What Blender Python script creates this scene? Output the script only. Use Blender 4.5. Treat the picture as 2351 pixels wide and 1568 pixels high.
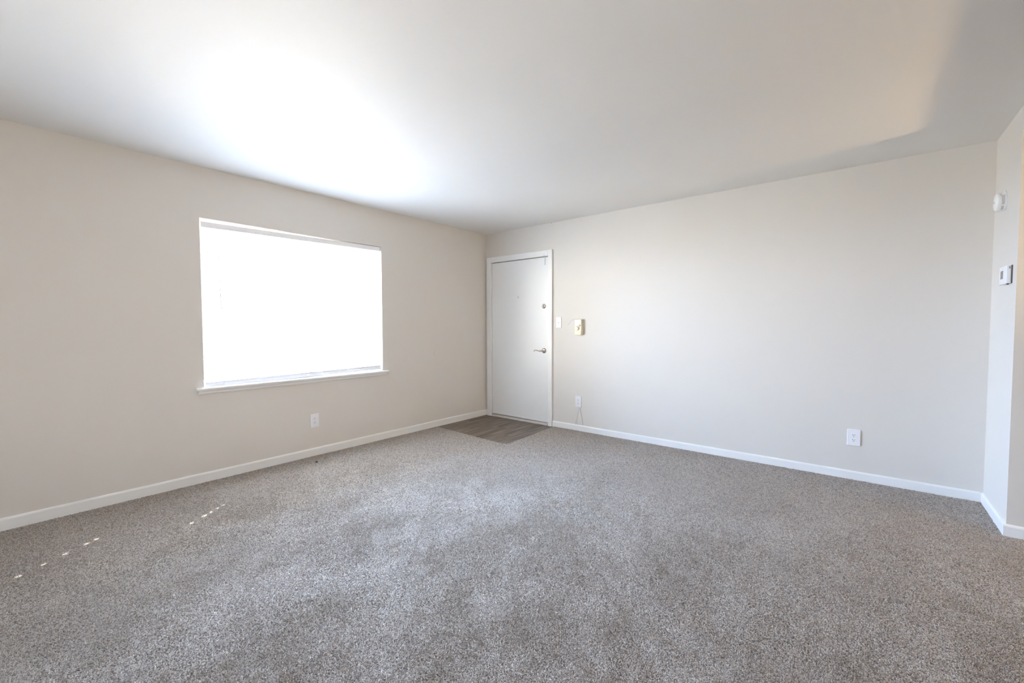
import bpy, bmesh, math
import numpy as np
from mathutils import Vector, Matrix

# ------------------------------------------------------------------ reset
for o in list(bpy.data.objects):
    bpy.data.objects.remove(o)
sc = bpy.context.scene
COL = sc.collection
PI = math.pi

# ------------------------------------------------------------------ camera
cam_d = bpy.data.cameras.new('camera')
cam = bpy.data.objects.new('camera', cam_d)
COL.objects.link(cam)
cam_d.sensor_width = 36.0
cam_d.lens = 36.0 * 979.05 / 2351.0
cam_d.clip_start = 0.02
RT = Vector((0.7741, 0.6330, -0.0021))
UP = Vector((-0.0226, 0.0309, 0.9993))
FW = Vector((-0.6326, 0.7735, -0.0382))
CAM = Vector((3.9498, -4.2765, 1.2191))
m = Matrix.Identity(4)
for i in range(3):
    m[i][0], m[i][1], m[i][2], m[i][3] = RT[i], UP[i], -FW[i], CAM[i]
cam.matrix_world = m
sc.camera = cam

# ------------------------------------------------------------------ colour management
sc.view_settings.view_transform = 'Standard'
sc.view_settings.look = 'None'
sc.view_settings.exposure = 0.16
sc.view_settings.gamma = 1.0
sc.view_settings.use_curve_mapping = False
sc.cycles.max_bounces = 14
sc.cycles.diffuse_bounces = 7
sc.cycles.sample_clamp_indirect = 12.0
sc.cycles.use_light_tree = False

# ------------------------------------------------------------------ daylight and added lamps
world = bpy.data.worlds.new('sky')
sc.world = world
world.use_nodes = True
wn = world.node_tree.nodes
wn.clear()
wo = wn.new('ShaderNodeOutputWorld')
wb = wn.new('ShaderNodeBackground')
wg = wn.new('ShaderNodeNewGeometry')
wx = wn.new('ShaderNodeSeparateXYZ')
wm = wn.new('ShaderNodeMapRange')
wr_ = wn.new('ShaderNodeValToRGB')
wl = world.node_tree.links.new
ZENITH = (0.045, 0.075, 0.12)
HORIZON = (0.125, 0.13, 0.135)
GROUND = (0.12, 0.115, 0.105)
SKY_K = 10.0
wm.inputs['From Min'].default_value = -1
wm.inputs['From Max'].default_value = 1
wl(wg.outputs['Incoming'], wx.inputs[0])
wm.inputs['To Min'].default_value = 1          # Incoming points back at the viewer
wm.inputs['To Max'].default_value = 0
wl(wx.outputs['Z'], wm.inputs['Value'])
wl(wm.outputs[0], wr_.inputs['Fac'])
el_ = wr_.color_ramp.elements
el_[0].position, el_[0].color = 0.46, (*GROUND, 1)
el_[1].position, el_[1].color = 0.85, (*ZENITH, 1)
for p_ in (0.49, 0.56):
    k_ = el_.new(p_)
    k_.color = (*HORIZON, 1)
wl(wr_.outputs['Color'], wb.inputs['Color'])
wb.inputs['Strength'].default_value = SKY_K
wl(wb.outputs[0], wo.inputs['Surface'])

def light(name, kind, loc, aim=None, energy=100, color=(1, 1, 1), **kw):
    d = bpy.data.lights.new(name, kind)
    d.energy = energy
    d.color = color
    for k, v in kw.items():
        setattr(d, k, v)
    o = bpy.data.objects.new(name, d)
    COL.objects.link(o)
    o.location = loc
    if aim is not None:
        o.rotation_euler = (Vector(aim) - Vector(loc)).to_track_quat('-Z', 'Y').to_euler()
    return o

EL = math.radians(40)
AZ = Vector((0.575, -0.818, 0)).normalized()
SUN = Vector((AZ.x * math.cos(EL), AZ.y * math.cos(EL), -math.sin(EL)))
light('direct_sun', 'SUN', (-3, 3, 4), Vector((-3, 3, 4)) + SUN, 46.0, (1.0, 0.963, 0.875), angle=math.radians(0.53))
# added lamp low outside the left window, brightens the ceiling through the slats
light('added_ceiling_uplight', 'AREA', (-3.2, -0.35, -0.6), (1.7, -3.4, 2.44), 2500.0, (1.0, 0.90, 0.80),
      shape='RECTANGLE', size=3.4, size_y=3.4)
# open sky in front of the left window
light('open_sky_left', 'AREA', (-1.9, -2.43, 3.0), (0, -2.43, 1.4), 5100.0, (0.47, 0.655, 1.0),
      shape='RECTANGLE', size=4.0, size_y=3.0)
# added lamp outside the left window, brightens the door and right wall
light('added_wall_fill', 'AREA', (-4.2, -6.6, 0.6), (1.3, -0.3, 1.70), 2650.0, (1.0, 0.95, 0.89),
      shape='RECTANGLE', size=6.0, size_y=4.0)
# added fill lamp behind the camera, brightens the left wall
light('added_rear_fill', 'AREA', (2.4, -5.50, 1.05), (2.4, 0, 1.05), 7.0, (0.66, 0.78, 1.0),
      shape='RECTANGLE', size=2.8, size_y=2.3)
# warm uplighter of the dining area, out of frame to the right
light('dining_lamp_bulb', 'SPOT', (6.2, -0.87, 1.77), (5.5, -0.87, 2.55), 118, (1.0, 0.70, 0.33), shadow_soft_size=0.07,
      spot_size=math.radians(152), spot_blend=0.35)

# ------------------------------------------------------------------ materials
def mat(name, color, rough=0.5, metal=0.0, spec=0.5):
    M = bpy.data.materials.new(name)
    M.use_nodes = True
    b = M.node_tree.nodes['Principled BSDF']
    b.inputs['Base Color'].default_value = (*color, 1)
    b.inputs['Roughness'].default_value = rough
    b.inputs['Metallic'].default_value = metal
    b.inputs['Specular IOR Level'].default_value = spec
    return M

def add_noise(M, scale=200.0, bump=0.1, dist=0.001, var=0.0, vscale=3.0):
    nt = M.node_tree
    b = nt.nodes['Principled BSDF']
    g = nt.nodes.new('ShaderNodeNewGeometry')
    n = nt.nodes.new('ShaderNodeTexNoise')
    n.inputs['Scale'].default_value = scale
    n.inputs['Detail'].default_value = 3
    nt.links.new(g.outputs['Position'], n.inputs['Vector'])
    if bump:
        bp = nt.nodes.new('ShaderNodeBump')
        bp.inputs['Strength'].default_value = bump
        bp.inputs['Distance'].default_value = dist
        nt.links.new(n.outputs['Fac'], bp.inputs['Height'])
        nt.links.new(bp.outputs['Normal'], b.inputs['Normal'])
    if var:
        n2 = nt.nodes.new('ShaderNodeTexNoise')
        n2.inputs['Scale'].default_value = vscale
        n2.inputs['Detail'].default_value = 4
        nt.links.new(g.outputs['Position'], n2.inputs['Vector'])
        mr = nt.nodes.new('ShaderNodeMapRange')
        mr.inputs['To Min'].default_value = 1 - var
        mr.inputs['To Max'].default_value = 1 + var
        nt.links.new(n2.outputs['Fac'], mr.inputs['Value'])
        mx = nt.nodes.new('ShaderNodeVectorMath')
        mx.operation = 'SCALE'
        c = b.inputs['Base Color'].default_value
        mx.inputs[0].default_value = (c[0], c[1], c[2])
        nt.links.new(mr.outputs['Result'], mx.inputs['Scale'])
        nt.links.new(mx.outputs['Vector'], b.inputs['Base Color'])
    return M

M_WALL = add_noise(mat('greige wall paint', (0.70, 0.665, 0.62), 0.55, spec=0.35), 260, 0.12, 0.0008, 0.012, 2.5)
M_CEIL = add_noise(mat('white ceiling paint', (0.80, 0.785, 0.76), 0.6, spec=0.3), 220, 0.12, 0.001, 0.01, 2.0)
M_TRIM = add_noise(mat('white gloss trim paint', (0.84, 0.84, 0.83), 0.35), 90, 0.06, 0.0008, 0.02, 9)
M_DOOR = add_noise(mat('white door paint', (0.82, 0.82, 0.81), 0.38), 60, 0.05, 0.0008, 0.015, 5)
M_PLAST = add_noise(mat('white plastic', (0.83, 0.83, 0.86), 0.3), 400, 0.02, 0.0004)
M_HEAD = add_noise(mat('glossy white headrail', (0.90, 0.90, 0.92), 0.25), 200, 0.02, 0.0004)
M_STRAP = add_noise(mat('pale grey strap', (0.62, 0.62, 0.62), 0.4), 300, 0.02, 0.0004)
M_IVORY = add_noise(mat('aged ivory plastic', (0.80, 0.71, 0.51), 0.4), 300, 0.03, 0.0004, 0.03, 30)
M_CREAM = add_noise(mat('cream plastic knob', (0.86, 0.83, 0.75), 0.3), 300, 0.02, 0.0004)
M_DARK = add_noise(mat('dark slot', (0.03, 0.03, 0.035), 0.6), 100, 0.02, 0.0004)
M_GREY = add_noise(mat('grey plastic', (0.30, 0.30, 0.30), 0.4), 300, 0.02, 0.0004)
M_BROWN = add_noise(mat('dark brown backing', (0.10, 0.08, 0.075), 0.5), 200, 0.02, 0.0004)
M_LCD = add_noise(mat('grey display', (0.20, 0.19, 0.19), 0.25), 300, 0.01, 0.0004)
M_NICKEL = add_noise(mat('satin nickel', (0.60, 0.56, 0.51), 0.28, 1.0), 500, 0.03, 0.0003)
M_CHROME = add_noise(mat('worn chrome', (0.72, 0.72, 0.71), 0.2, 1.0), 500, 0.02, 0.0003)
M_WIRE = add_noise(mat('pale wire sheath', (0.55, 0.55, 0.54), 0.5), 300, 0.02, 0.0004)
M_GAP = add_noise(mat('dark door stop', (0.10, 0.085, 0.07), 0.8), 100, 0.02, 0.0004)
M_THRESH = add_noise(mat('worn painted threshold', (0.56, 0.53, 0.49), 0.5), 80, 0.08, 0.001, 0.12, 25)
M_BACK = add_noise(mat('carpet backing', (0.17, 0.152, 0.135), 0.95, spec=0.1), 300, 0.2, 0.002)
M_VINYLFRAME = add_noise(mat('white vinyl frame', (0.80, 0.80, 0.80), 0.4), 200, 0.02, 0.0004)

def mat_slat():
    M = bpy.data.materials.new('translucent white slat')
    M.use_nodes = True
    nt = M.node_tree
    nt.nodes.clear()
    out = nt.nodes.new('ShaderNodeOutputMaterial')
    d = nt.nodes.new('ShaderNodeBsdfDiffuse')
    t = nt.nodes.new('ShaderNodeBsdfTranslucent')
    mx = nt.nodes.new('ShaderNodeMixShader')
    g = nt.nodes.new('ShaderNodeNewGeometry')
    n = nt.nodes.new('ShaderNodeTexNoise')
    n.inputs['Scale'].default_value = 15
    mr = nt.nodes.new('ShaderNodeMapRange')
    mr.inputs['To Min'].default_value = 0.33
    mr.inputs['To Max'].default_value = 0.38
    nt.links.new(g.outputs['Position'], n.inputs['Vector'])
    nt.links.new(n.outputs['Fac'], mr.inputs['Value'])
    nt.links.new(mr.outputs['Result'], mx.inputs['Fac'])
    d.inputs['Color'].default_value = (0.88, 0.88, 0.88, 1)
    t.inputs['Color'].default_value = (0.80, 0.87, 0.94, 1)
    nt.links.new(d.outputs[0], mx.inputs[1])
    nt.links.new(t.outputs[0], mx.inputs[2])
    gl = nt.nodes.new('ShaderNodeBsdfGlossy')
    gl.inputs['Roughness'].default_value = 0.38
    gl.inputs['Color'].default_value = (0.95, 0.95, 0.95, 1)
    m2 = nt.nodes.new('ShaderNodeMixShader')
    m2.inputs['Fac'].default_value = 0.14
    nt.links.new(mx.outputs[0], m2.inputs[1])
    nt.links.new(gl.outputs[0], m2.inputs[2])
    nt.links.new(m2.outputs[0], out.inputs['Surface'])
    return M
M_SLAT = mat_slat()

def mat_glass():
    M = bpy.data.materials.new('window glass')
    M.use_nodes = True
    nt = M.node_tree
    nt.nodes.clear()
    out = nt.nodes.new('ShaderNodeOutputMaterial')
    tr = nt.nodes.new('ShaderNodeBsdfTransparent')
    gl = nt.nodes.new('ShaderNodeBsdfGlossy')
    gl.inputs['Roughness'].default_value = 0.02
    mx = nt.nodes.new('ShaderNodeMixShader')
    tr.inputs['Color'].default_value = (0.95, 0.97, 0.97, 1)
    mx.inputs['Fac'].default_value = 0.06
    nt.links.new(tr.outputs[0], mx.inputs[1])
    nt.links.new(gl.outputs[0], mx.inputs[2])
    nt.links.new(mx.outputs[0], out.inputs['Surface'])
    return M
M_GLASS = mat_glass()

def mat_vinyl():
    M = bpy.data.materials.new('grey brown vinyl plank')
    M.use_nodes = True
    nt = M.node_tree
    b = nt.nodes['Principled BSDF']
    b.inputs['Roughness'].default_value = 0.42
    b.inputs['Specular IOR Level'].default_value = 0.4
    g = nt.nodes.new('ShaderNodeNewGeometry')
    oi = nt.nodes.new('ShaderNodeObjectInfo')
    off = nt.nodes.new('ShaderNodeVectorMath')
    off.operation = 'MULTIPLY_ADD'
    off.inputs[1].default_value = (26, 2.6, 1)
    nt.links.new(g.outputs['Position'], off.inputs[0])
    sc3 = nt.nodes.new('ShaderNodeVectorMath')
    sc3.operation = 'SCALE'
    sc3.inputs[0].default_value = (7, 13, 3)
    nt.links.new(oi.outputs['Random'], sc3.inputs['Scale'])
    nt.links.new(sc3.outputs[0], off.inputs[2])
    n = nt.nodes.new('ShaderNodeTexNoise')
    n.inputs['Scale'].default_value = 1.0
    n.inputs['Detail'].default_value = 7
    n.inputs['Roughness'].default_value = 0.62
    nt.links.new(off.outputs[0], n.inputs['Vector'])
    r = nt.nodes.new('ShaderNodeValToRGB')
    e = r.color_ramp.elements
    e[0].position, e[0].color = 0.34, (0.070, 0.048, 0.033, 1)
    e[1].position, e[1].color = 0.68, (0.235, 0.180, 0.135, 1)
    k = r.color_ramp.elements.new(0.5)
    k.color = (0.140, 0.104, 0.077, 1)
    nt.links.new(n.outputs['Fac'], r.inputs['Fac'])
    nt.links.new(r.outputs['Color'], b.inputs['Base Color'])
    bp = nt.nodes.new('ShaderNodeBump')
    bp.inputs['Strength'].default_value = 0.15
    bp.inputs['Distance'].default_value = 0.001
    nt.links.new(n.outputs['Fac'], bp.inputs['Height'])
    nt.links.new(bp.outputs['Normal'], b.inputs['Normal'])
    return M
M_VINYL = mat_vinyl()

def mat_carpet():
    M = bpy.data.materials.new('grey beige carpet yarn')
    M.use_nodes = True
    nt = M.node_tree
    b = nt.nodes['Principled BSDF']
    b.inputs['Roughness'].default_value = 0.9
    b.inputs['Specular IOR Level'].default_value = 0.15
    b.inputs['Sheen Weight'].default_value = 0.15
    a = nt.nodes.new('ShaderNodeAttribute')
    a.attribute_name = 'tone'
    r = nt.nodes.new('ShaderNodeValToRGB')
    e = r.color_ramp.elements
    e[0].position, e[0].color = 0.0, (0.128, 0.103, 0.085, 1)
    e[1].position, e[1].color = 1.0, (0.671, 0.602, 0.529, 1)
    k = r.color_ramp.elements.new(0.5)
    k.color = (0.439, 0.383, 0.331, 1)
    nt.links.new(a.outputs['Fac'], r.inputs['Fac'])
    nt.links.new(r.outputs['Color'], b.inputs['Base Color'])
    return M
M_CARPET = mat_carpet()

# ------------------------------------------------------------------ builders
class MB:
    """collects shapes and links them as one mesh object"""
    def __init__(self):
        self.bm = bmesh.new()
        self.smooth = False
    def box(self, lo, hi, bevel=0.0, seg=2):
        lo, hi = Vector(lo), Vector(hi)
        r = bmesh.ops.create_cube(self.bm, size=1.0)
        c, s = (lo + hi) / 2, hi - lo
        for v in r['verts']:
            v.co = Vector((c.x + v.co.x * s.x, c.y + v.co.y * s.y, c.z + v.co.z * s.z))
        if bevel:
            ed = list({e for v in r['verts'] for e in v.link_edges})
            bmesh.ops.bevel(self.bm, geom=ed, offset=bevel, segments=seg, affect='EDGES', profile=0.5)
        return self
    def lathe(self, prof, origin, axis, n=32):
        """prof: list of (radius, height) along axis"""
        ax = Vector(axis).normalized()
        u = ax.orthogonal().normalized()
        v = ax.cross(u)
        o = Vector(origin)
        rings = []
        for r, h in prof:
            if r < 1e-6:
                rings.append([self.bm.verts.new(o + ax * h)])
            else:
                rings.append([self.bm.verts.new(o + ax * h + (u * math.cos(2 * PI * k / n) + v * math.sin(2 * PI * k / n)) * r) for k in range(n)])
        for a, b in zip(rings, rings[1:]):
            for k in range(n):
                k2 = (k + 1) % n
                if len(a) == 1 and len(b) == 1:
                    continue
                if len(a) == 1:
                    self.bm.faces.new((a[0], b[k], b[k2]))
                elif len(b) == 1:
                    self.bm.faces.new((a[k], b[0], a[k2]))
                else:
                    self.bm.faces.new((a[k], b[k], b[k2], a[k2]))
        self.smooth = True
        return self
    def tube(self, pts, rad, n=8):
        pts = [Vector(q) for q in pts]
        rads = rad if isinstance(rad, (list, tuple)) else [rad] * len(pts)
        rings = []
        ref = None
        for i, q in enumerate(pts):
            t = (pts[min(i + 1, len(pts) - 1)] - pts[max(i - 1, 0)]).normalized()
            if ref is None:
                ref = t.orthogonal().normalized()
            u = (ref - t * ref.dot(t)).normalized()
            ref = u
            v = t.cross(u)
            rings.append([self.bm.verts.new(q + (u * math.cos(2 * PI * k / n) + v * math.sin(2 * PI * k / n)) * rads[i]) for k in range(n)])
        for a, b in zip(rings, rings[1:]):
            for k in range(n):
                k2 = (k + 1) % n
                self.bm.faces.new((a[k], a[k2], b[k2], b[k]))
        self.bm.faces.new(rings[0][::-1])
        self.bm.faces.new(rings[-1])
        self.smooth = True
        return self
    def prism(self, poly, a, b):
        """closed polygon of 3D points swept from offset a to offset b"""
        a, b = Vector(a), Vector(b)
        A = [self.bm.verts.new(Vector(q) + a) for q in poly]
        B = [self.bm.verts.new(Vector(q) + b) for q in poly]
        n = len(poly)
        self.bm.faces.new(A[::-1])
        self.bm.faces.new(B)
        for i in range(n):
            j = (i + 1) % n
            self.bm.faces.new((A[i], A[j], B[j], B[i]))
        return self
    def build(self, name, material, parent=None):
        bmesh.ops.recalc_face_normals(self.bm, faces=self.bm.faces[:])
        me = bpy.data.meshes.new(name)
        self.bm.to_mesh(me)
        self.bm.free()
        me.materials.append(material)
        if self.smooth:
            me.polygons.foreach_set('use_smooth', [True] * len(me.polygons))
            me.set_sharp_from_angle(angle=math.radians(38))
        o = bpy.data.objects.new(name, me)
        COL.objects.link(o)
        if parent is not None:
            o.parent = parent
            o.matrix_parent_inverse = Matrix.Translation(-parent.location)
        return o

def tag(o, label=None, cat=None, group=None, kind=None):
    if label: o['label'] = label
    if cat: o['category'] = cat
    if group: o['group'] = group
    if kind: o['kind'] = kind
    return o

def thing(name, label, cat, loc, group=None, kind=None):
    o = bpy.data.objects.new(name, None)
    o.empty_display_size = 0.05
    COL.objects.link(o)
    o.location = loc
    return tag(o, label, cat, group, kind)

# ------------------------------------------------------------------ room dimensions
HC = 2.44            # ceiling
XR = 4.625           # wall with the thermostat
YS = -0.595          # where that wall ends at the opening to the dining area
HZ = 2.30            # underside of the header over the opening
YB = -5.3            # rear wall
XD = 7.9             # far dining wall
WY0, WY1, WZ0, WZ1 = -3.236, -1.632, 0.735, 2.051   # left window opening
DX0, DX1, DZ1 = 0.106, 1.030, 2.050                   # door opening

# ------------------------------------------------------------------ floor, ceiling, walls
f = MB().box((-0.15, YB - 0.15, -0.16), (XD + 0.15, 0.15, -0.0086)).build('floor', M_BACK)
tag(f, 'carpeted floor of the living room running to the white baseboards', None, kind='structure')
c = MB().box((-0.15, YB - 0.15, HC), (XD + 0.15, 0.15, HC + 0.15)).build('ceiling', M_CEIL)
tag(c, 'smooth white painted flat ceiling with a bright glow near the window', None, kind='structure')

# left wall with the window opening (thick, so the opening has reveals)
w = MB()
T = 0.21
for lo, hi in (((-T, YB - 0.15, -0.02), (0, WY0, HC + 0.02)), ((-T, WY1, -0.02), (0, 0.14, HC + 0.02)),
               ((-T, WY0, -0.02), (0, WY1, WZ0)), ((-T, WY0, WZ1), (0, WY1, HC + 0.02))):
    w.box(lo, hi)
tag(w.build('wall_left', M_WALL), 'long greige wall holding the bright blinded window', None, kind='structure')
# right wall with the doorway
w = MB()
for lo, hi in (((-0.0, 0, -0.02), (DX0 - 0.02, T, HC + 0.02)), ((DX1 + 0.02, 0, -0.02), (XR + 0.12, T, HC + 0.02)),
               ((DX0 - 0.02, 0, DZ1 + 0.02), (DX1 + 0.02, T, HC + 0.02))):
    w.box(lo, hi)
tag(w.build('wall_right', M_WALL), 'long greige wall to the right of the white entry door', None, kind='structure')
# short wall with smoke detector and thermostat, header above the opening, wall beyond it
w = MB()
w.box((XR, YS, -0.02), (XR + 0.115, 0.02, HC + 0.02))
w.box((XR, YB, HZ), (XR + 0.115, YS, HC + 0.02))
tag(w.build('wall_side', M_WALL), 'short pale wall carrying the smoke detector and thermostat', None, kind='structure')
w = MB().box((XR + 0.115, YS, -0.02), (XD + 0.12, YS + 0.115, HC + 0.02)).build('wall_dining', M_WALL)
tag(w, 'warm lit wall at the edge of the dining area past the corner', None, kind='structure')
# rear wall with an opening added for the fill lamp, far dining wall
w = MB()
for lo, hi in (((-T, YB - T, -0.02), (1.1, YB, HC + 0.02)), ((3.7, YB - T, -0.02), (XD + T, YB, HC + 0.02)),
               ((1.1, YB - T, 2.1), (3.7, YB, HC + 0.02))):
    w.box(lo, hi)
tag(w.build('wall_rear', M_WALL), 'greige wall behind the viewer with an added opening for the fill lamp', None, kind='structure')
w = MB().box((XD, YB, -0.02), (XD + T, YS + 0.115, HC + 0.02)).build('wall_far', M_WALL)
tag(w, 'far plain wall of the dining area', None, kind='structure')

# ------------------------------------------------------------------ baseboards
def board(name, a, b, n, h, th, label):
    """a,b: run on the wall face; n: normal into the room"""
    a, b, n = Vector(a), Vector(b), Vector(n)
    z = Vector((0, 0, 1))
    prof = [z * -0.014, n * th + z * -0.014, n * th + z * (h - 0.012), n * (th * 0.75) + z * (h - 0.004), n * (th * 0.35) + z * h, z * h]
    o = MB().prism([a + q for q in prof], (0, 0, 0), b - a).build(name, M_TRIM)
    return tag(o, label, None, kind='structure')
BT = 0.012
board('baseboard_left', (0, YB, 0), (0, -0.002, 0), (1, 0, 0), 0.073, BT, 'white baseboard running under the window wall')
board('baseboard_corner', (0, 0, 0), (0.034, 0, 0), (0, -1, 0), 0.073, BT, 'tiny white baseboard piece between corner and door casing')
board('baseboard_right', (1.088, 0, 0), (2.26, 0, 0), (0, -1, 0), 0.066, BT, 'white baseboard length starting beside the door casing')
board('baseboard_right', (2.2615, 0, 0), (XR - BT, 0, 0), (0, -1, 0), 0.0655, BT, 'long white baseboard length ending at the right corner')
board('baseboard_side', (XR, 0, 0), (XR, YS + 0.0005, 0), (-1, 0, 0), 0.0655, BT, 'short white baseboard under the thermostat wall')
board('baseboard_dining', (XR - BT, YS, 0), (XD, YS, 0), (0, -1, 0), 0.066, BT, 'white baseboard past the outside corner toward the dining area')

# ------------------------------------------------------------------ entry: vinyl planks
HOLE = [(0.0, 0.0), (0.0, -0.900), (1.088, -0.966), (1.125, -0.960), (1.152, -0.940), (1.163, -0.905), (1.108, 0.0)]
def in_hole_y(x0, x1):
    """front edge of the plank floor for x in [x0, x1] (a little under the carpet edge)"""
    return -0.985
vf = thing('floor_entry', 'small dark wood-look plank floor in front of the entry door', None, (0.55, -0.45, -0.008), kind='structure')
pw = 0.152
x = -0.04
k = 0
while x < 1.18:
    x0, x1 = max(x, 0.0), min(x + pw, 1.18)
    cuts = [0.135, -0.985] if k % 2 else [0.135, -0.42 - 0.13 * (k % 4), -0.985]
    for ya, yb in zip(cuts, cuts[1:]):
        if x0 >= DX0 and x1 <= DX1:
            y_top = ya
        else:
            y_top = min(ya, -0.001)
        MB().box((x0 + 0.0006, yb + 0.0006, -0.0086), (x1 - 0.0006, y_top - 0.0006, -0.0045), 0.0012, 1).build('vinyl_plank', M_VINYL, vf)
    x += pw
    k += 1

# ------------------------------------------------------------------ carpet pile: real tufts
def carpet():
    rng = np.random.default_rng(7)
    C = np.array(CAM)
    hole = np.array(HOLE)
    def inside(px, py):
        r = np.zeros(px.shape, bool)
        n = len(hole)
        j = n - 1
        for i in range(n):
            xi, yi = hole[i]; xj, yj = hole[j]
            cnd = ((yi > py) != (yj > py)) & (px < (xj - xi) * (py - yi) / (yj - yi + 1e-12) + xi)
            r ^= cnd
            j = i
        return r
    def field(px, py, seed, fx, fy, n=26):
        r = np.random.default_rng(seed)
        s = np.zeros(px.shape)
        for _ in range(n):
            kx, ky = r.normal(0, fx), r.normal(0, fy)
            s += np.cos(kx * px + ky * py + r.uniform(0, 2 * PI))
        return s / math.sqrt(n / 2)
    P, S = [], []
    # rings of growing tuft size away from the camera
    for d0, d1, sp in ((0, 2.2, 0.0038), (2.2, 3.0, 0.0043), (3.0, 4.0, 0.0050), (4.0, 9, 0.0060), (0, 9, 0.0075)):
        gx = np.arange(0.004, 6.6, sp)
        gy = np.arange(-5.2, -0.004, sp)
        X, Y = np.meshgrid(gx, gy)
        X[1::2] += sp / 2
        X = X.ravel() + rng.normal(0, sp * 0.22, X.size)
        Y = Y.ravel() + rng.normal(0, sp * 0.22, Y.size)
        D = np.sqrt((X - C[0]) ** 2 + (Y - C[1]) ** 2 + C[2] ** 2)
        k = (D >= d0) & (D < d1)
        fwd = (X - C[0]) * FW.x + (Y - C[1]) * FW.y
        lat = (X - C[0]) * RT.x + (Y - C[1]) * RT.y
        core = (fwd > 0.75) & (np.abs(lat) < fwd * 1.30 + 0.35)
        if sp < 0.0075:
            k &= core
        else:                                                       # a coarser pile around it, out to the walls
            k &= ~core & (fwd > -0.6) & (np.abs(lat) < fwd * 1.30 + 1.9)
        k &= (X > BT - 0.004) & (Y < -BT + 0.004) & (X < XD)
        k &= ~((X > XR - BT) & (Y > YS - BT))
        k &= ~inside(X, Y)
        P.append(np.stack([X[k], Y[k]], 1)); S.append(np.full(k.sum(), sp))
    P = np.concatenate(P); S = np.concatenate(S)
    N = len(P)
    x, y = P[:, 0], P[:, 1]
    # lie of the pile: vacuum strokes and treads
    stroke = field(x, y, 3, 7.5, 1.6)
    tread = field(x, y, 11, 13.0, 7.5)
    fine = field(x, y, 5, 40.0, 30.0)
    lean = 0.035 * np.tanh(1.6 * stroke) + 0.05 * np.tanh(2.0 * tread) + 0.06 * fine
    h = 0.0085 + rng.normal(0, 0.0010, N) + 0.0005 * tread
    ang = rng.uniform(0, 2 * PI, N)
    rb = S * rng.uniform(0.75, 1.05, N)
    # four-vertex tufts: three foot points and a leaning tip
    V = np.zeros((N, 4, 3), np.float32)
    for i in range(3):
        a = ang + i * 2 * PI / 3
        V[:, i, 0] = x + rb * np.cos(a)
        V[:, i, 1] = y + rb * np.sin(a)
        V[:, i, 2] = -0.0035
    j = rng.normal(0, 1, (N, 2)) * (S * 0.38)[:, None]
    V[:, 3, 0] = x + j[:, 0] + lean * 0.0036
    V[:, 3, 1] = y + j[:, 1] - lean * 0.0052
    V[:, 3, 2] = -0.0085 + np.clip(h, 0.005, 0.013)
    F = np.array([[0, 1, 3], [1, 2, 3], [2, 0, 3]], np.int32)
    idx = (np.arange(N, dtype=np.int32)[:, None, None] * 4 + F[None]).reshape(-1)
    me = bpy.data.meshes.new('carpet_pile')
    me.vertices.add(N * 4)
    me.vertices.foreach_set('co', V.reshape(-1))
    me.loops.add(len(idx))
    me.loops.foreach_set('vertex_index', idx)
    me.polygons.add(N * 3)
    me.polygons.foreach_set('loop_start', np.arange(0, N * 9, 3, dtype=np.int32))
    me.polygons.foreach_set('use_smooth', np.ones(N * 3, bool))
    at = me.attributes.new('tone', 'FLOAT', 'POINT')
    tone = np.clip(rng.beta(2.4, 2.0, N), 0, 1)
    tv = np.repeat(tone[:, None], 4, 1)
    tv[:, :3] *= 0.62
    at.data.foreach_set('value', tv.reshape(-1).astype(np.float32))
    me.update()
    me.validate()
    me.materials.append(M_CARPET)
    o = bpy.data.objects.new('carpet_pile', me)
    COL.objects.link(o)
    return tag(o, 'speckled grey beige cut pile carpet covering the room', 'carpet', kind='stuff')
carpet()

# ------------------------------------------------------------------ window in the left wall
win = thing('window_1', 'wide window in the left wall behind lowered white blinds', None, (-0.17, (WY0 + WY1) / 2, WZ0), kind='structure')
xo, xi = -0.205, -0.155
fr = MB()
fw_ = 0.04
fr.box((xo, WY0, WZ0), (xi, WY0 + fw_, WZ1), 0.003)
fr.box((xo, WY1 - fw_, WZ0), (xi, WY1, WZ1), 0.003)
fr.box((xo, WY0 + fw_, WZ1 - fw_), (xi, WY1 - fw_, WZ1), 0.003)
fr.box((xo, WY0 + fw_, WZ0), (xi, WY1 - fw_, WZ0 + fw_), 0.003)
fr.build('frame', M_VINYLFRAME, win)
ym = (WY0 + WY1) / 2
MB().box((xo + 0.005, ym - 0.02, WZ0 + fw_), (xi - 0.005, ym + 0.02, WZ1 - fw_), 0.003).build('mullion', M_VINYLFRAME, win)
for a, b in ((WY0 + fw_, ym - 0.02), (ym + 0.02, WY1 - fw_)):
    MB().box((-0.182, a, WZ0 + fw_), (-0.178, b, WZ1 - fw_)).build('pane', M_GLASS, win)
# stool and apron
sx = 0.042
st = MB()
zt = WZ0 + 0.004
prof = [(-0.082, zt), (sx - 0.006, zt), (sx - 0.0015, zt - 0.004), (sx, zt - 0.010), (sx - 0.0015, zt - 0.016), (sx - 0.006, zt - 0.020), (-0.002, zt - 0.020), (-0.002, zt - 0.006), (-0.082, zt - 0.006)]
st = MB()
st.prism([(u_, 0, v_) for u_, v_ in [(0.0, zt)] + prof[1:7] + [(0.0, zt - 0.020)]], (0, -3.292, 0), (0, -1.578, 0))
st.box((-0.153, WY0, zt - 0.006), (0.001, WY1, zt))
st.build('sill', M_TRIM, win)
ap = MB()
za = zt - 0.020
ap.prism([(0, 0, za), (0.026, 0, za), (0.026, 0, za - 0.006), (0.018, 0, za - 0.012), (0.014, 0, za - 0.026), (0.006, 0, za - 0.034), (0, 0, za - 0.034)],
         (0, -3.276, 0), (0, -1.592, 0))
ap.build('apron', M_TRIM, win)

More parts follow.
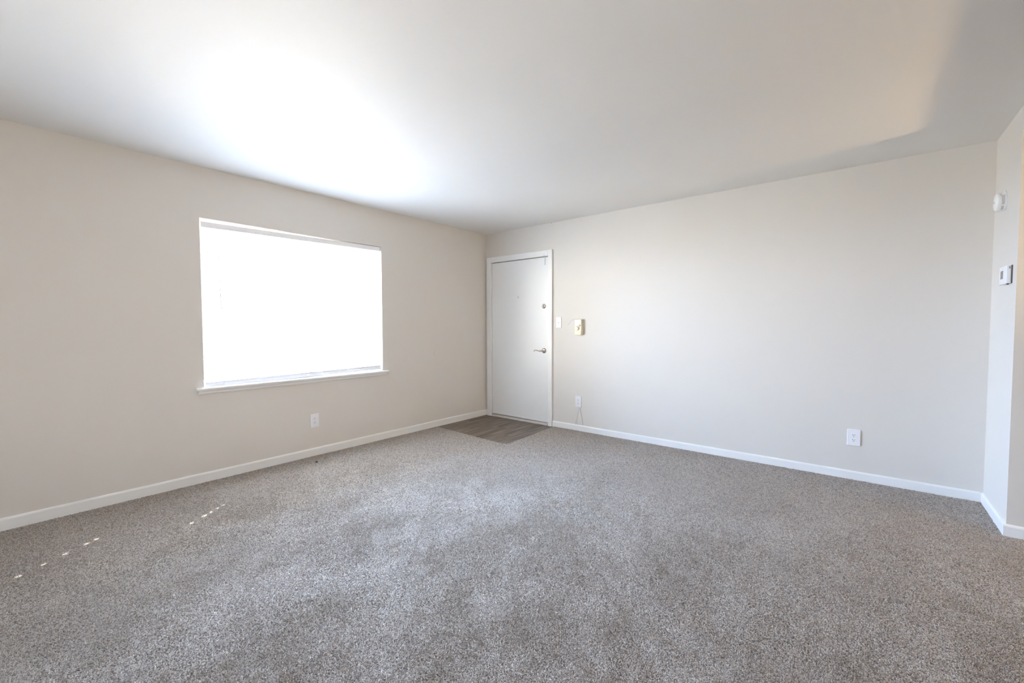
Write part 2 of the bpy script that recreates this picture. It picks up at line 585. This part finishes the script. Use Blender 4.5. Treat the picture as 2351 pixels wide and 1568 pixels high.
# ------------------------------------------------------------------ venetian blind
bl = thing('window_blind', 'white two inch slat blind hanging lowered in the left window', 'blind', (-0.04, ym, WZ1))
XB = -0.046           # slat centre plane
B0, B1 = WY0 + 0.012, WY1 - 0.010
def tz(y):            # the whole blind hangs slightly crooked: lower at the left end
    return (y - B1) * 0.0135
zr = WZ1 - 0.002      # headrail top at the right end
hr = MB()
hr.prism([(XB - 0.028, 0, -0.044), (XB + 0.030, 0, -0.044), (XB + 0.032, 0, -0.040), (XB + 0.032, 0, -0.004), (XB + 0.030, 0, 0.0), (XB - 0.028, 0, 0.0)],
         (0, B0, zr + tz(B0)), (0, B1, zr + tz(B1)))
hr.build('headrail', M_HEAD, bl)
MB().box((XB - 0.03, B1 - 0.002, zr - 0.046), (XB + 0.034, B1 + 0.006, zr + 0.001), 0.001, 1).build('headrail_bracket', M_PLAST, bl)
PITCH, SW, TH = 0.0440, 0.0505, math.radians(-6)
z_top = zr - 0.062
n_slat = 27
LAD = (-3.085, -2.424, -1.762)
ROUT = (-3.036, -2.366)     # rout holes for the lift cords
SPECKS = {0: [0.7803, 0.7203, 0.6547, 0.6161, 0.5855, 0.5656], 1: [0.7574, 0.699, 0.6663, 0.6426, 0.61]}
holes = {}
kz = math.tan(EL) / AZ.x
for li, xs in SPECKS.items():
    for xf in xs:
        zz = (xf - XB) * kz
        i = int(round((z_top + tz(ROUT[li]) - zz) / PITCH))
        holes.setdefault(i, set()).add(li)
ca, sa = math.cos(TH), math.sin(TH)
def slat_mesh(i):
    """a slightly bowed strip, nearly level, with real rout holes where light comes through"""
    vs, fs = [], []
    us = [-SW / 2, -0.0098, 0.0098, SW / 2]
    hw = 0.0042
    ys = [B0 + 0.004]
    for li in sorted(holes.get(i, ())):
        ys += [ROUT[li] - hw, ROUT[li] + hw]
    ys += [B1 - 0.004]
    for yy in ys:
        for uu in us:
            bow = 0.0016 * (1 - (2 * uu / SW) ** 2)
            vs.append((XB + uu * ca - bow * sa, yy, uu * sa + bow * ca + z_top - i * PITCH + tz(yy)))
    nh = 0
    for a in range(len(ys) - 1):
        for b in range(3):
            if a % 2 == 1 and b == 1:
                continue
            p0 = a * 4 + b
            fs.append((p0, p0 + 1, p0 + 5, p0 + 4))
    me = bpy.data.meshes.new('slat')
    me.from_pydata(vs, [], fs)
    me.materials.append(M_SLAT)
    return me
for i in range(n_slat):
    o = bpy.data.objects.new('slat', slat_mesh(i))
    COL.objects.link(o)
    o.parent = bl
    o.matrix_parent_inverse = Matrix.Translation(-bl.location)
# bottom rail with the last slats stacked on it
zb0 = 0.778
br = MB()
br.prism([(XB - 0.026, 0, -0.026), (XB + 0.026, 0, -0.026), (XB + 0.029, 0, -0.022), (XB + 0.029, 0, -0.004), (XB + 0.026, 0, 0.0), (XB - 0.026, 0, 0.0)],
         (0, B0 + 0.004, zb0 + tz(B0)), (0, B1 - 0.004, zb0 + tz(B1)))
br.build('bottom_rail', M_PLAST, bl)
for q in range(4):
    s = MB()
    za_ = zb0 + 0.0022 + q * 0.0042
    s.box((XB - 0.0255, B0 + 0.004, -0.0019), (XB + 0.0262 - 0.0006 * q, B1 - 0.004, 0.0019))
    for v in s.bm.verts:
        v.co.z += za_ + tz(v.co.y)
    s.build('stacked_slat', M_PLAST, bl)
for yl in LAD:
    for xx in (XB - 0.027, XB + 0.0275):
        MB().tube([(xx, yl, zb0 - 0.01 + tz(yl)), (xx, yl, zr - 0.045 + tz(yl))], 0.0009, 5).build('ladder_cord', M_PLAST, bl)
    MB().box((XB + 0.0285, yl - 0.012, zb0 - 0.018 + tz(yl)), (XB + 0.0325, yl + 0.012, zb0 + 0.004 + tz(yl)), 0.002, 1).build('ladder_clip', M_PLAST, bl)
for yl in (-2.72, -2.11):
    MB().lathe([(0, 0), (0.006, 0), (0.007, -0.003), (0, -0.004)], (XB + 0.02, yl, zb0 - 0.0262 + tz(yl)), (0, 0, 1), 12).build('rail_plug', M_GREY, bl)
w_ = MB()
w_.tube([(XB + 0.034, -3.124, zr - 0.052), (XB + 0.043, -3.1235, zr - 0.075), (XB + 0.046, -3.118, 1.85), (XB + 0.048, -3.107, 1.352), (XB + 0.048, -3.1068, 1.345)],
        [0.0015, 0.0022, 0.0025, 0.0032, 0.0025], 8)
w_.build('tilt_wand', M_PLAST, bl)

# ------------------------------------------------------------------ entry door
dr = thing('door_1', 'flat white entry door with lever handle in the far corner', None, (DX0, 0, 0), kind='structure')
YF = -0.004
MB().box((DX0 + 0.005, YF, 0.028), (DX1 - 0.010, YF + 0.042, DZ1 - 0.009), 0.0015, 1).build('door_leaf', M_DOOR, dr)
jb = MB()
jb.box((DX0 - 0.02, 0.0, 0.0), (DX0, T, DZ1 + 0.02)); jb.box((DX1, 0.0, 0.0), (DX1 + 0.02, T, DZ1 + 0.02)); jb.box((DX0, 0.0, DZ1), (DX1, T, DZ1 + 0.02))
jb.build('jamb', M_TRIM, dr)
sp_ = MB()
sp_.box((DX0, 0.0385, 0.0), (DX0 + 0.03, 0.07, DZ1)); sp_.box((DX1 - 0.03, 0.0385, 0.0), (DX1, 0.07, DZ1)); sp_.box((DX0, 0.0385, DZ1 - 0.03), (DX1, 0.07, DZ1)); sp_.box((DX0, 0.0385, 0.0), (DX1, 0.07, 0.045))
sp_.build('door_stop', M_GAP, dr)
def casing(lo, hi):
    MB().box(lo, hi, 0.0025, 2).build('casing', M_TRIM, dr)
casing((0.036, -0.024, -0.012), (DX0 + 0.001, 0, DZ1 + 0.070))
casing((DX1 - 0.001, -0.024, -0.012), (1.086, 0, DZ1 + 0.070))
casing((DX0 + 0.001, -0.0238, DZ1 - 0.001), (DX1 - 0.001, 0, DZ1 + 0.070))
th = MB()
th.prism([(0, -0.022, -0.005), (0, -0.020, 0.010), (0, -0.006, 0.020), (0, 0.10, 0.020), (0, 0.10, -0.005)], (DX0 + 0.006, 0, 0), (DX1 - 0.012, 0, 0))
th.build('threshold', M_THRESH, dr)
MB().box((DX0 + 0.012, YF - 0.003, 0.030), (DX1 - 0.012, YF, 0.052), 0.001, 1).build('door_sweep', M_DOOR, dr)
for zh in (1.773, 1.0, 0.235):
    h_ = MB()
    h_.lathe([(0, -0.048), (0.004, -0.048), (0.0062, -0.044), (0.0062, 0.044), (0.004, 0.048), (0, 0.048)], (DX0 + 0.003, YF - 0.007, zh), (0, 0, 1), 12)
    h_.build('hinge', M_TRIM, dr)
ph = MB()
ph.lathe([(0, 0.004), (0.0045, 0.004), (0.0055, 0.0055), (0.010, 0.004), (0.0115, 0.0), (0.0115, -0.002)], (0.558, YF, 1.575), (0, -1, 0), 20)
po = ph.build('peephole', M_CHROME, dr)
MB().lathe([(0, 0.0048), (0.0043, 0.0048), (0.0043, 0.003)], (0.558, YF, 1.575), (0, -1, 0), 14).build('lens', M_DARK, po)
db = MB()
db.lathe([(0, 0.016), (0.020, 0.016), (0.026, 0.012), (0.030, 0.004), (0.031, 0)], (0.960, YF, 1.449), (0, -1, 0), 28)
dbo = db.build('deadbolt', M_CHROME, dr)
t_ = MB()
t_.box((0.9565, YF - 0.036, 1.432), (0.9635, YF - 0.015, 1.466), 0.003, 2)
t_.build('thumb_turn', M_CHROME, dbo)
hd = MB()
hd.lathe([(0, 0.014), (0.016, 0.014), (0.024, 0.011), (0.031, 0.005), (0.033, 0)], (0.960, YF, 0.9075), (0, -1, 0), 32)
hdo = hd.build('door_handle', M_NICKEL, dr)
lv = MB()
lv.tube([(0.960, YF - 0.012, 0.9075), (0.960, YF - 0.045, 0.9075), (0.952, YF - 0.054, 0.9075), (0.930, YF - 0.056, 0.9055), (0.905, YF - 0.055, 0.909),
         (0.880, YF - 0.054, 0.914), (0.862, YF - 0.052, 0.913), (0.848, YF - 0.050, 0.906), (0.843, YF - 0.046, 0.898)],
        [0.011, 0.0105, 0.0105, 0.0085, 0.0068, 0.0058, 0.0056, 0.0062, 0.0055], 14)
lv.build('lever', M_NICKEL, hdo)
bk = MB()
bk.box((0.965, YF - 0.003, 1.945), (0.983, YF, 2.046), 0.001, 1)
bk.box((0.970, -0.027, DZ1 + 0.004), (0.978, -0.023, DZ1 + 0.018), 0.001, 1)
tag(bk.build('hook_strap', M_STRAP, dr), 'pale grey strap at the top corner of the door')
for za_, zc_ in ((1.38, 1.50), (0.87, 0.94)):
    MB().box((DX1 - 0.0095, YF + 0.002, za_), (DX1 - 0.0005, YF + 0.010, zc_)).build('strike_plate', M_GAP, dr)

# ------------------------------------------------------------------ electrical plates
def frame_pt(base, ax, nrm):
    """maps (u along wall, v up, w out of wall) to world"""
    base, ax, nrm = Vector(base), Vector(ax), Vector(nrm)
    return lambda u, v, w: base + ax * u + Vector((0, 0, 1)) * v + nrm * w

def wbox(mb, F, lo, hi, bevel=0.0, seg=2):
    a, b = F(*lo), F(*hi)
    mb.box([min(a[i], b[i]) for i in range(3)], [max(a[i], b[i]) for i in range(3)], bevel, seg)
    return mb

def outlet(label, base, ax, nrm, w, h):
    t = thing('wall_outlet', label, 'outlet', base, group='duplex wall outlets')
    F = frame_pt(base, ax, nrm)
    wbox(MB(), F, (-w / 2, -h / 2, 0.0), (w / 2, h / 2, 0.0075), 0.0028, 3).build('cover_plate', M_PLAST, t)
    for s in (1, -1):
        o = wbox(MB(), F, (-0.0172, s * 0.0195 - 0.0140, 0.006), (0.0172, s * 0.0195 + 0.0140, 0.0092), 0.0018, 2).build('receptacle', M_PLAST, t)
        for du, hh in ((-0.0066, 0.0078), (0.0066, 0.0064)):
            wbox(MB(), F, (du - 0.0013, s * 0.0195 + 0.0035 - hh / 2, 0.0088), (du + 0.0013, s * 0.0195 + 0.0035 + hh / 2, 0.0096)).build('slot', M_DARK, o)
        MB().lathe([(0, 0.0096), (0.0026, 0.0096), (0.0026, 0.0085)], F(0, s * 0.0195 - 0.0070, 0), nrm, 10).build('ground_hole', M_DARK, o)
    MB().lathe([(0, 0.0086), (0.0025, 0.0082), (0.0032, 0.0072)], F(0, 0, 0), nrm, 10).build('screw', M_WIRE, t)
    return t
outlet('white duplex outlet under the window', (0, -2.378, 0.330), (0, 1, 0), (1, 0, 0), 0.080, 0.126)
outlet('white outlet near the door with a loose thin wire below', (1.443, 0, 0.335), (1, 0, 0), (0, -1, 0), 0.078, 0.130)
outlet('white outlet on the right wall nearest the thermostat corner', (3.926, 0, 0.331), (1, 0, 0), (0, -1, 0), 0.082, 0.129)

sw = thing('light_switch', 'single white toggle switch plate right beside the door casing', 'switch', (1.1725, 0, 1.250))
F = frame_pt((1.1725, 0, 1.250), (1, 0, 0), (0, -1, 0))
wbox(MB(), F, (-0.036, -0.063, 0), (0.036, 0.063, 0.007), 0.0028, 3).build('cover_plate', M_PLAST, sw)
wbox(MB(), F, (-0.0055, -0.012, 0.006), (0.0055, 0.012, 0.0078)).build('toggle_surround', M_STRAP, sw)
tg = MB()
tg.prism([F(-0.004, -0.008, 0.006), F(-0.004, 0.002, 0.006), F(-0.004, -0.006, 0.020), F(-0.004, -0.011, 0.019)], (0, 0, 0), (0.008, 0, 0))
tg.build('toggle', M_PLAST, sw)
for s in (1, -1):
    MB().lathe([(0, 0.0082), (0.0024, 0.0078), (0.003, 0.0068)], F(0, s * 0.030, 0), (0, -1, 0), 10).build('screw', M_WIRE, sw)

# ------------------------------------------------------------------ ivory box with knob
ab = thing('door_alarm_box', 'yellowed ivory box with round white knob beside the light switch', 'alarm box', (1.4555, 0, 1.195))
F = frame_pt((1.4555, 0, 1.195), (1, 0, 0), (0, -1, 0))
wbox(MB(), F, (-0.0455, -0.090, 0), (0.0455, 0.090, 0.043), 0.006, 4).build('housing', M_IVORY, ab)
wbox(MB(), F, (-0.0415, 0.034, 0.042), (0.0415, 0.086, 0.0455), 0.003, 2).build('upper_panel', M_CREAM, ab)
wbox(MB(), F, (-0.0415, -0.086, 0.042), (0.0415, -0.052, 0.0445), 0.002, 2).build('lower_panel', M_IVORY, ab)
kb = MB()
kb.lathe([(0, 0.066), (0.012, 0.066), (0.019, 0.062), (0.022, 0.054), (0.022, 0.042)], F(-0.006, -0.012, 0), (0, -1, 0), 28)
kb.build('knob', M_CREAM, ab)
ks = MB()
ks.lathe([(0.0095, 0.042), (0.0095, 0.0465), (0.006, 0.0465), (0.006, 0.0435), (0, 0.0435)], F(0.026, 0.019, 0), (0, -1, 0), 20)
ks.build('key_lock', M_DARK, ab)
MB().lathe([(0, 0.0452), (0.0052, 0.0448), (0.0052, 0.043)], F(0.026, 0.019, 0), (0, -1, 0), 14).build('lock_core', M_CREAM, ab)
wr = MB()
wr.tube([F(0.038, 0.0905, 0.018), F(0.0, 0.0925, 0.016), F(-0.040, 0.094, 0.012), F(-0.078, 0.0925, 0.006), F(-0.104, 0.084, 0.003), F(-0.122, 0.063, 0.0025),
         F(-0.136, 0.042, 0.0025), F(-0.152, 0.031, 0.0025), F(-0.168, 0.030, 0.0022)], 0.0014, 6)
wr.build('wire', M_WIRE, ab)
wr = MB()
wr.tube([F(-0.0465, 0.088, 0.030), F(-0.0475, 0.070, 0.028), F(-0.0468, 0.045, 0.030)], 0.0011, 6)
wr.build('short_wire', M_GREY, ab)

# ------------------------------------------------------------------ loose wire below the outlet near the door
lw = thing('loose_wire', 'thin forked wire hanging below the outlet near the door', 'wire', (1.443, 0, 0.27))
MB().tube([(1.463, -0.004, 0.272), (1.466, -0.005, 0.250), (1.478, -0.004, 0.205), (1.490, -0.003, 0.150), (1.500, -0.003, 0.095), (1.506, -0.005, 0.070)],
          0.0015, 6).build('dark_strand', M_GREY, lw)
MB().tube([(1.458, -0.004, 0.272), (1.450, -0.004, 0.235), (1.436, -0.003, 0.180), (1.426, -0.003, 0.130), (1.416, -0.004, 0.098), (1.410, -0.006, 0.072)],
          0.0012, 6).build('pale_strand', M_WIRE, lw)
cl = MB()
cl.box((1.398, -0.008, 0.070), (1.405, 0, 0.098), 0.001, 1)
cl.box((1.416, -0.008, 0.066), (1.4235, 0, 0.092), 0.001, 1)
cl.build('cable_clip', M_PLAST, lw)

# ------------------------------------------------------------------ round blank cover on the left wall
rc = thing('round_wall_cover', 'small round painted cover on the left wall between window and door', 'wall plate', (0, -0.889, 0.883))
MB().lathe([(0, 0.0045), (0.028, 0.0045), (0.034, 0.0035), (0.036, 0.0)], (0, -0.889, 0.883), (1, 0, 0), 36).build('disc', M_WALL, rc)
MB().lathe([(0, 0.0052), (0.003, 0.005), (0.004, 0.004)], (0, -0.889, 0.883), (1, 0, 0), 10).build('screw', M_WALL, rc)

# ------------------------------------------------------------------ smoke detector
sd = thing('smoke_detector', 'round white smoke detector high on the short right wall', 'smoke detector', (XR, -0.262, 1.984))
o_ = (XR, -0.262, 1.984)
MB().lathe([(0.062, 0.0), (0.063, 0.003), (0.062, 0.007), (0.052, 0.008), (0, 0.008)], o_, (-1, 0, 0), 48).build('mounting_ring', M_PLAST, sd)
nk = MB()
nk.lathe([(0.046, 0.006), (0.044, 0.012), (0.044, 0.022)], (XR, -0.262, 1.982), (-1, 0, 0), 40)
nk.build('neck', M_TRIM, sd)
bd = MB()
bd.lathe([(0, 0.020), (0.050, 0.020), (0.054, 0.022), (0.055, 0.034), (0.053, 0.039), (0.048, 0.042), (0.030, 0.0445), (0, 0.0455)], (XR, -0.262, 1.980), (-1, 0, 0), 48)
bdo = bd.build('cover', M_TRIM, sd)
MB().lathe([(0, 0.0475), (0.006, 0.047), (0.007, 0.0445)], (XR, -0.262, 1.980), (-1, 0, 0), 16).build('test_button', M_WIRE, bdo)
for q in range(2):
    MB().box((XR - 0.020, -0.262 - 0.05 - 0.002 + 0.0, 2.012 - 0.064 * q), (XR - 0.006, -0.262 - 0.030, 2.019 - 0.064 * q), 0.002, 1).build('mounting_tab', M_TRIM, sd)

# ------------------------------------------------------------------ thermostat
ts = thing('thermostat', 'white wall thermostat with small grey display near the opening', 'thermostat', (XR, -0.425, 1.510))
F = frame_pt((XR, -0.425, 1.510), (0, -1, 0), (-1, 0, 0))
wbox(MB(), F, (-0.083, -0.052, 0), (0.086, 0.054, 0.006), 0.001, 1).build('back_plate', M_BROWN, ts)
wbox(MB(), F, (-0.082, -0.053, 0.004), (0.083, 0.053, 0.025), 0.004, 3).build('housing', M_PLAST, ts)
wbox(MB(), F, (-0.046, -0.020, 0.0245), (0.012, 0.028, 0.0256)).build('display', M_LCD, ts)
for q in range(3):
    wbox(MB(), F, (0.030, -0.024 + q * 0.022, 0.0245), (0.048, -0.012 + q * 0.022, 0.0262), 0.001, 1).build('button', M_PLAST, ts)
wbox(MB(), F, (0.0828, 0.033, 0.009), (0.0836, 0.046, 0.015)).build('vent', M_GREY, ts)
wbox(MB(), F, (0.050, -0.058, 0.008), (0.060, -0.051, 0.018), 0.001, 1).build('slide_switch', M_DARK, ts)

# ------------------------------------------------------------------ nail at the ceiling line
nl = MB()
nl.lathe([(0, 0.006), (0.0035, 0.006), (0.004, 0.0045), (0.0015, 0.004), (0.0015, 0)], (1.064, 0, 2.433), (0, -1, 0), 10)
tag(nl.build('nail', M_GREY), 'tiny dark nail head at the ceiling line above the door', 'nail')

# ------------------------------------------------------------------ dark scrap on the carpet
scp = MB()
scp.lathe([(0, 0.006), (0.005, 0.005), (0.008, 0.002), (0.007, -0.002), (0, -0.003)], (0.225, -2.474, 0.006), (0.25, 0.1, 1), 10)
for v in scp.bm.verts:
    v.co.y = -2.474 + (v.co.y + 2.474) * 1.7
tag(scp.build('paper_scrap', M_DARK), 'tiny dark scrap lying on the carpet near the left baseboard', 'scrap', kind='thing')
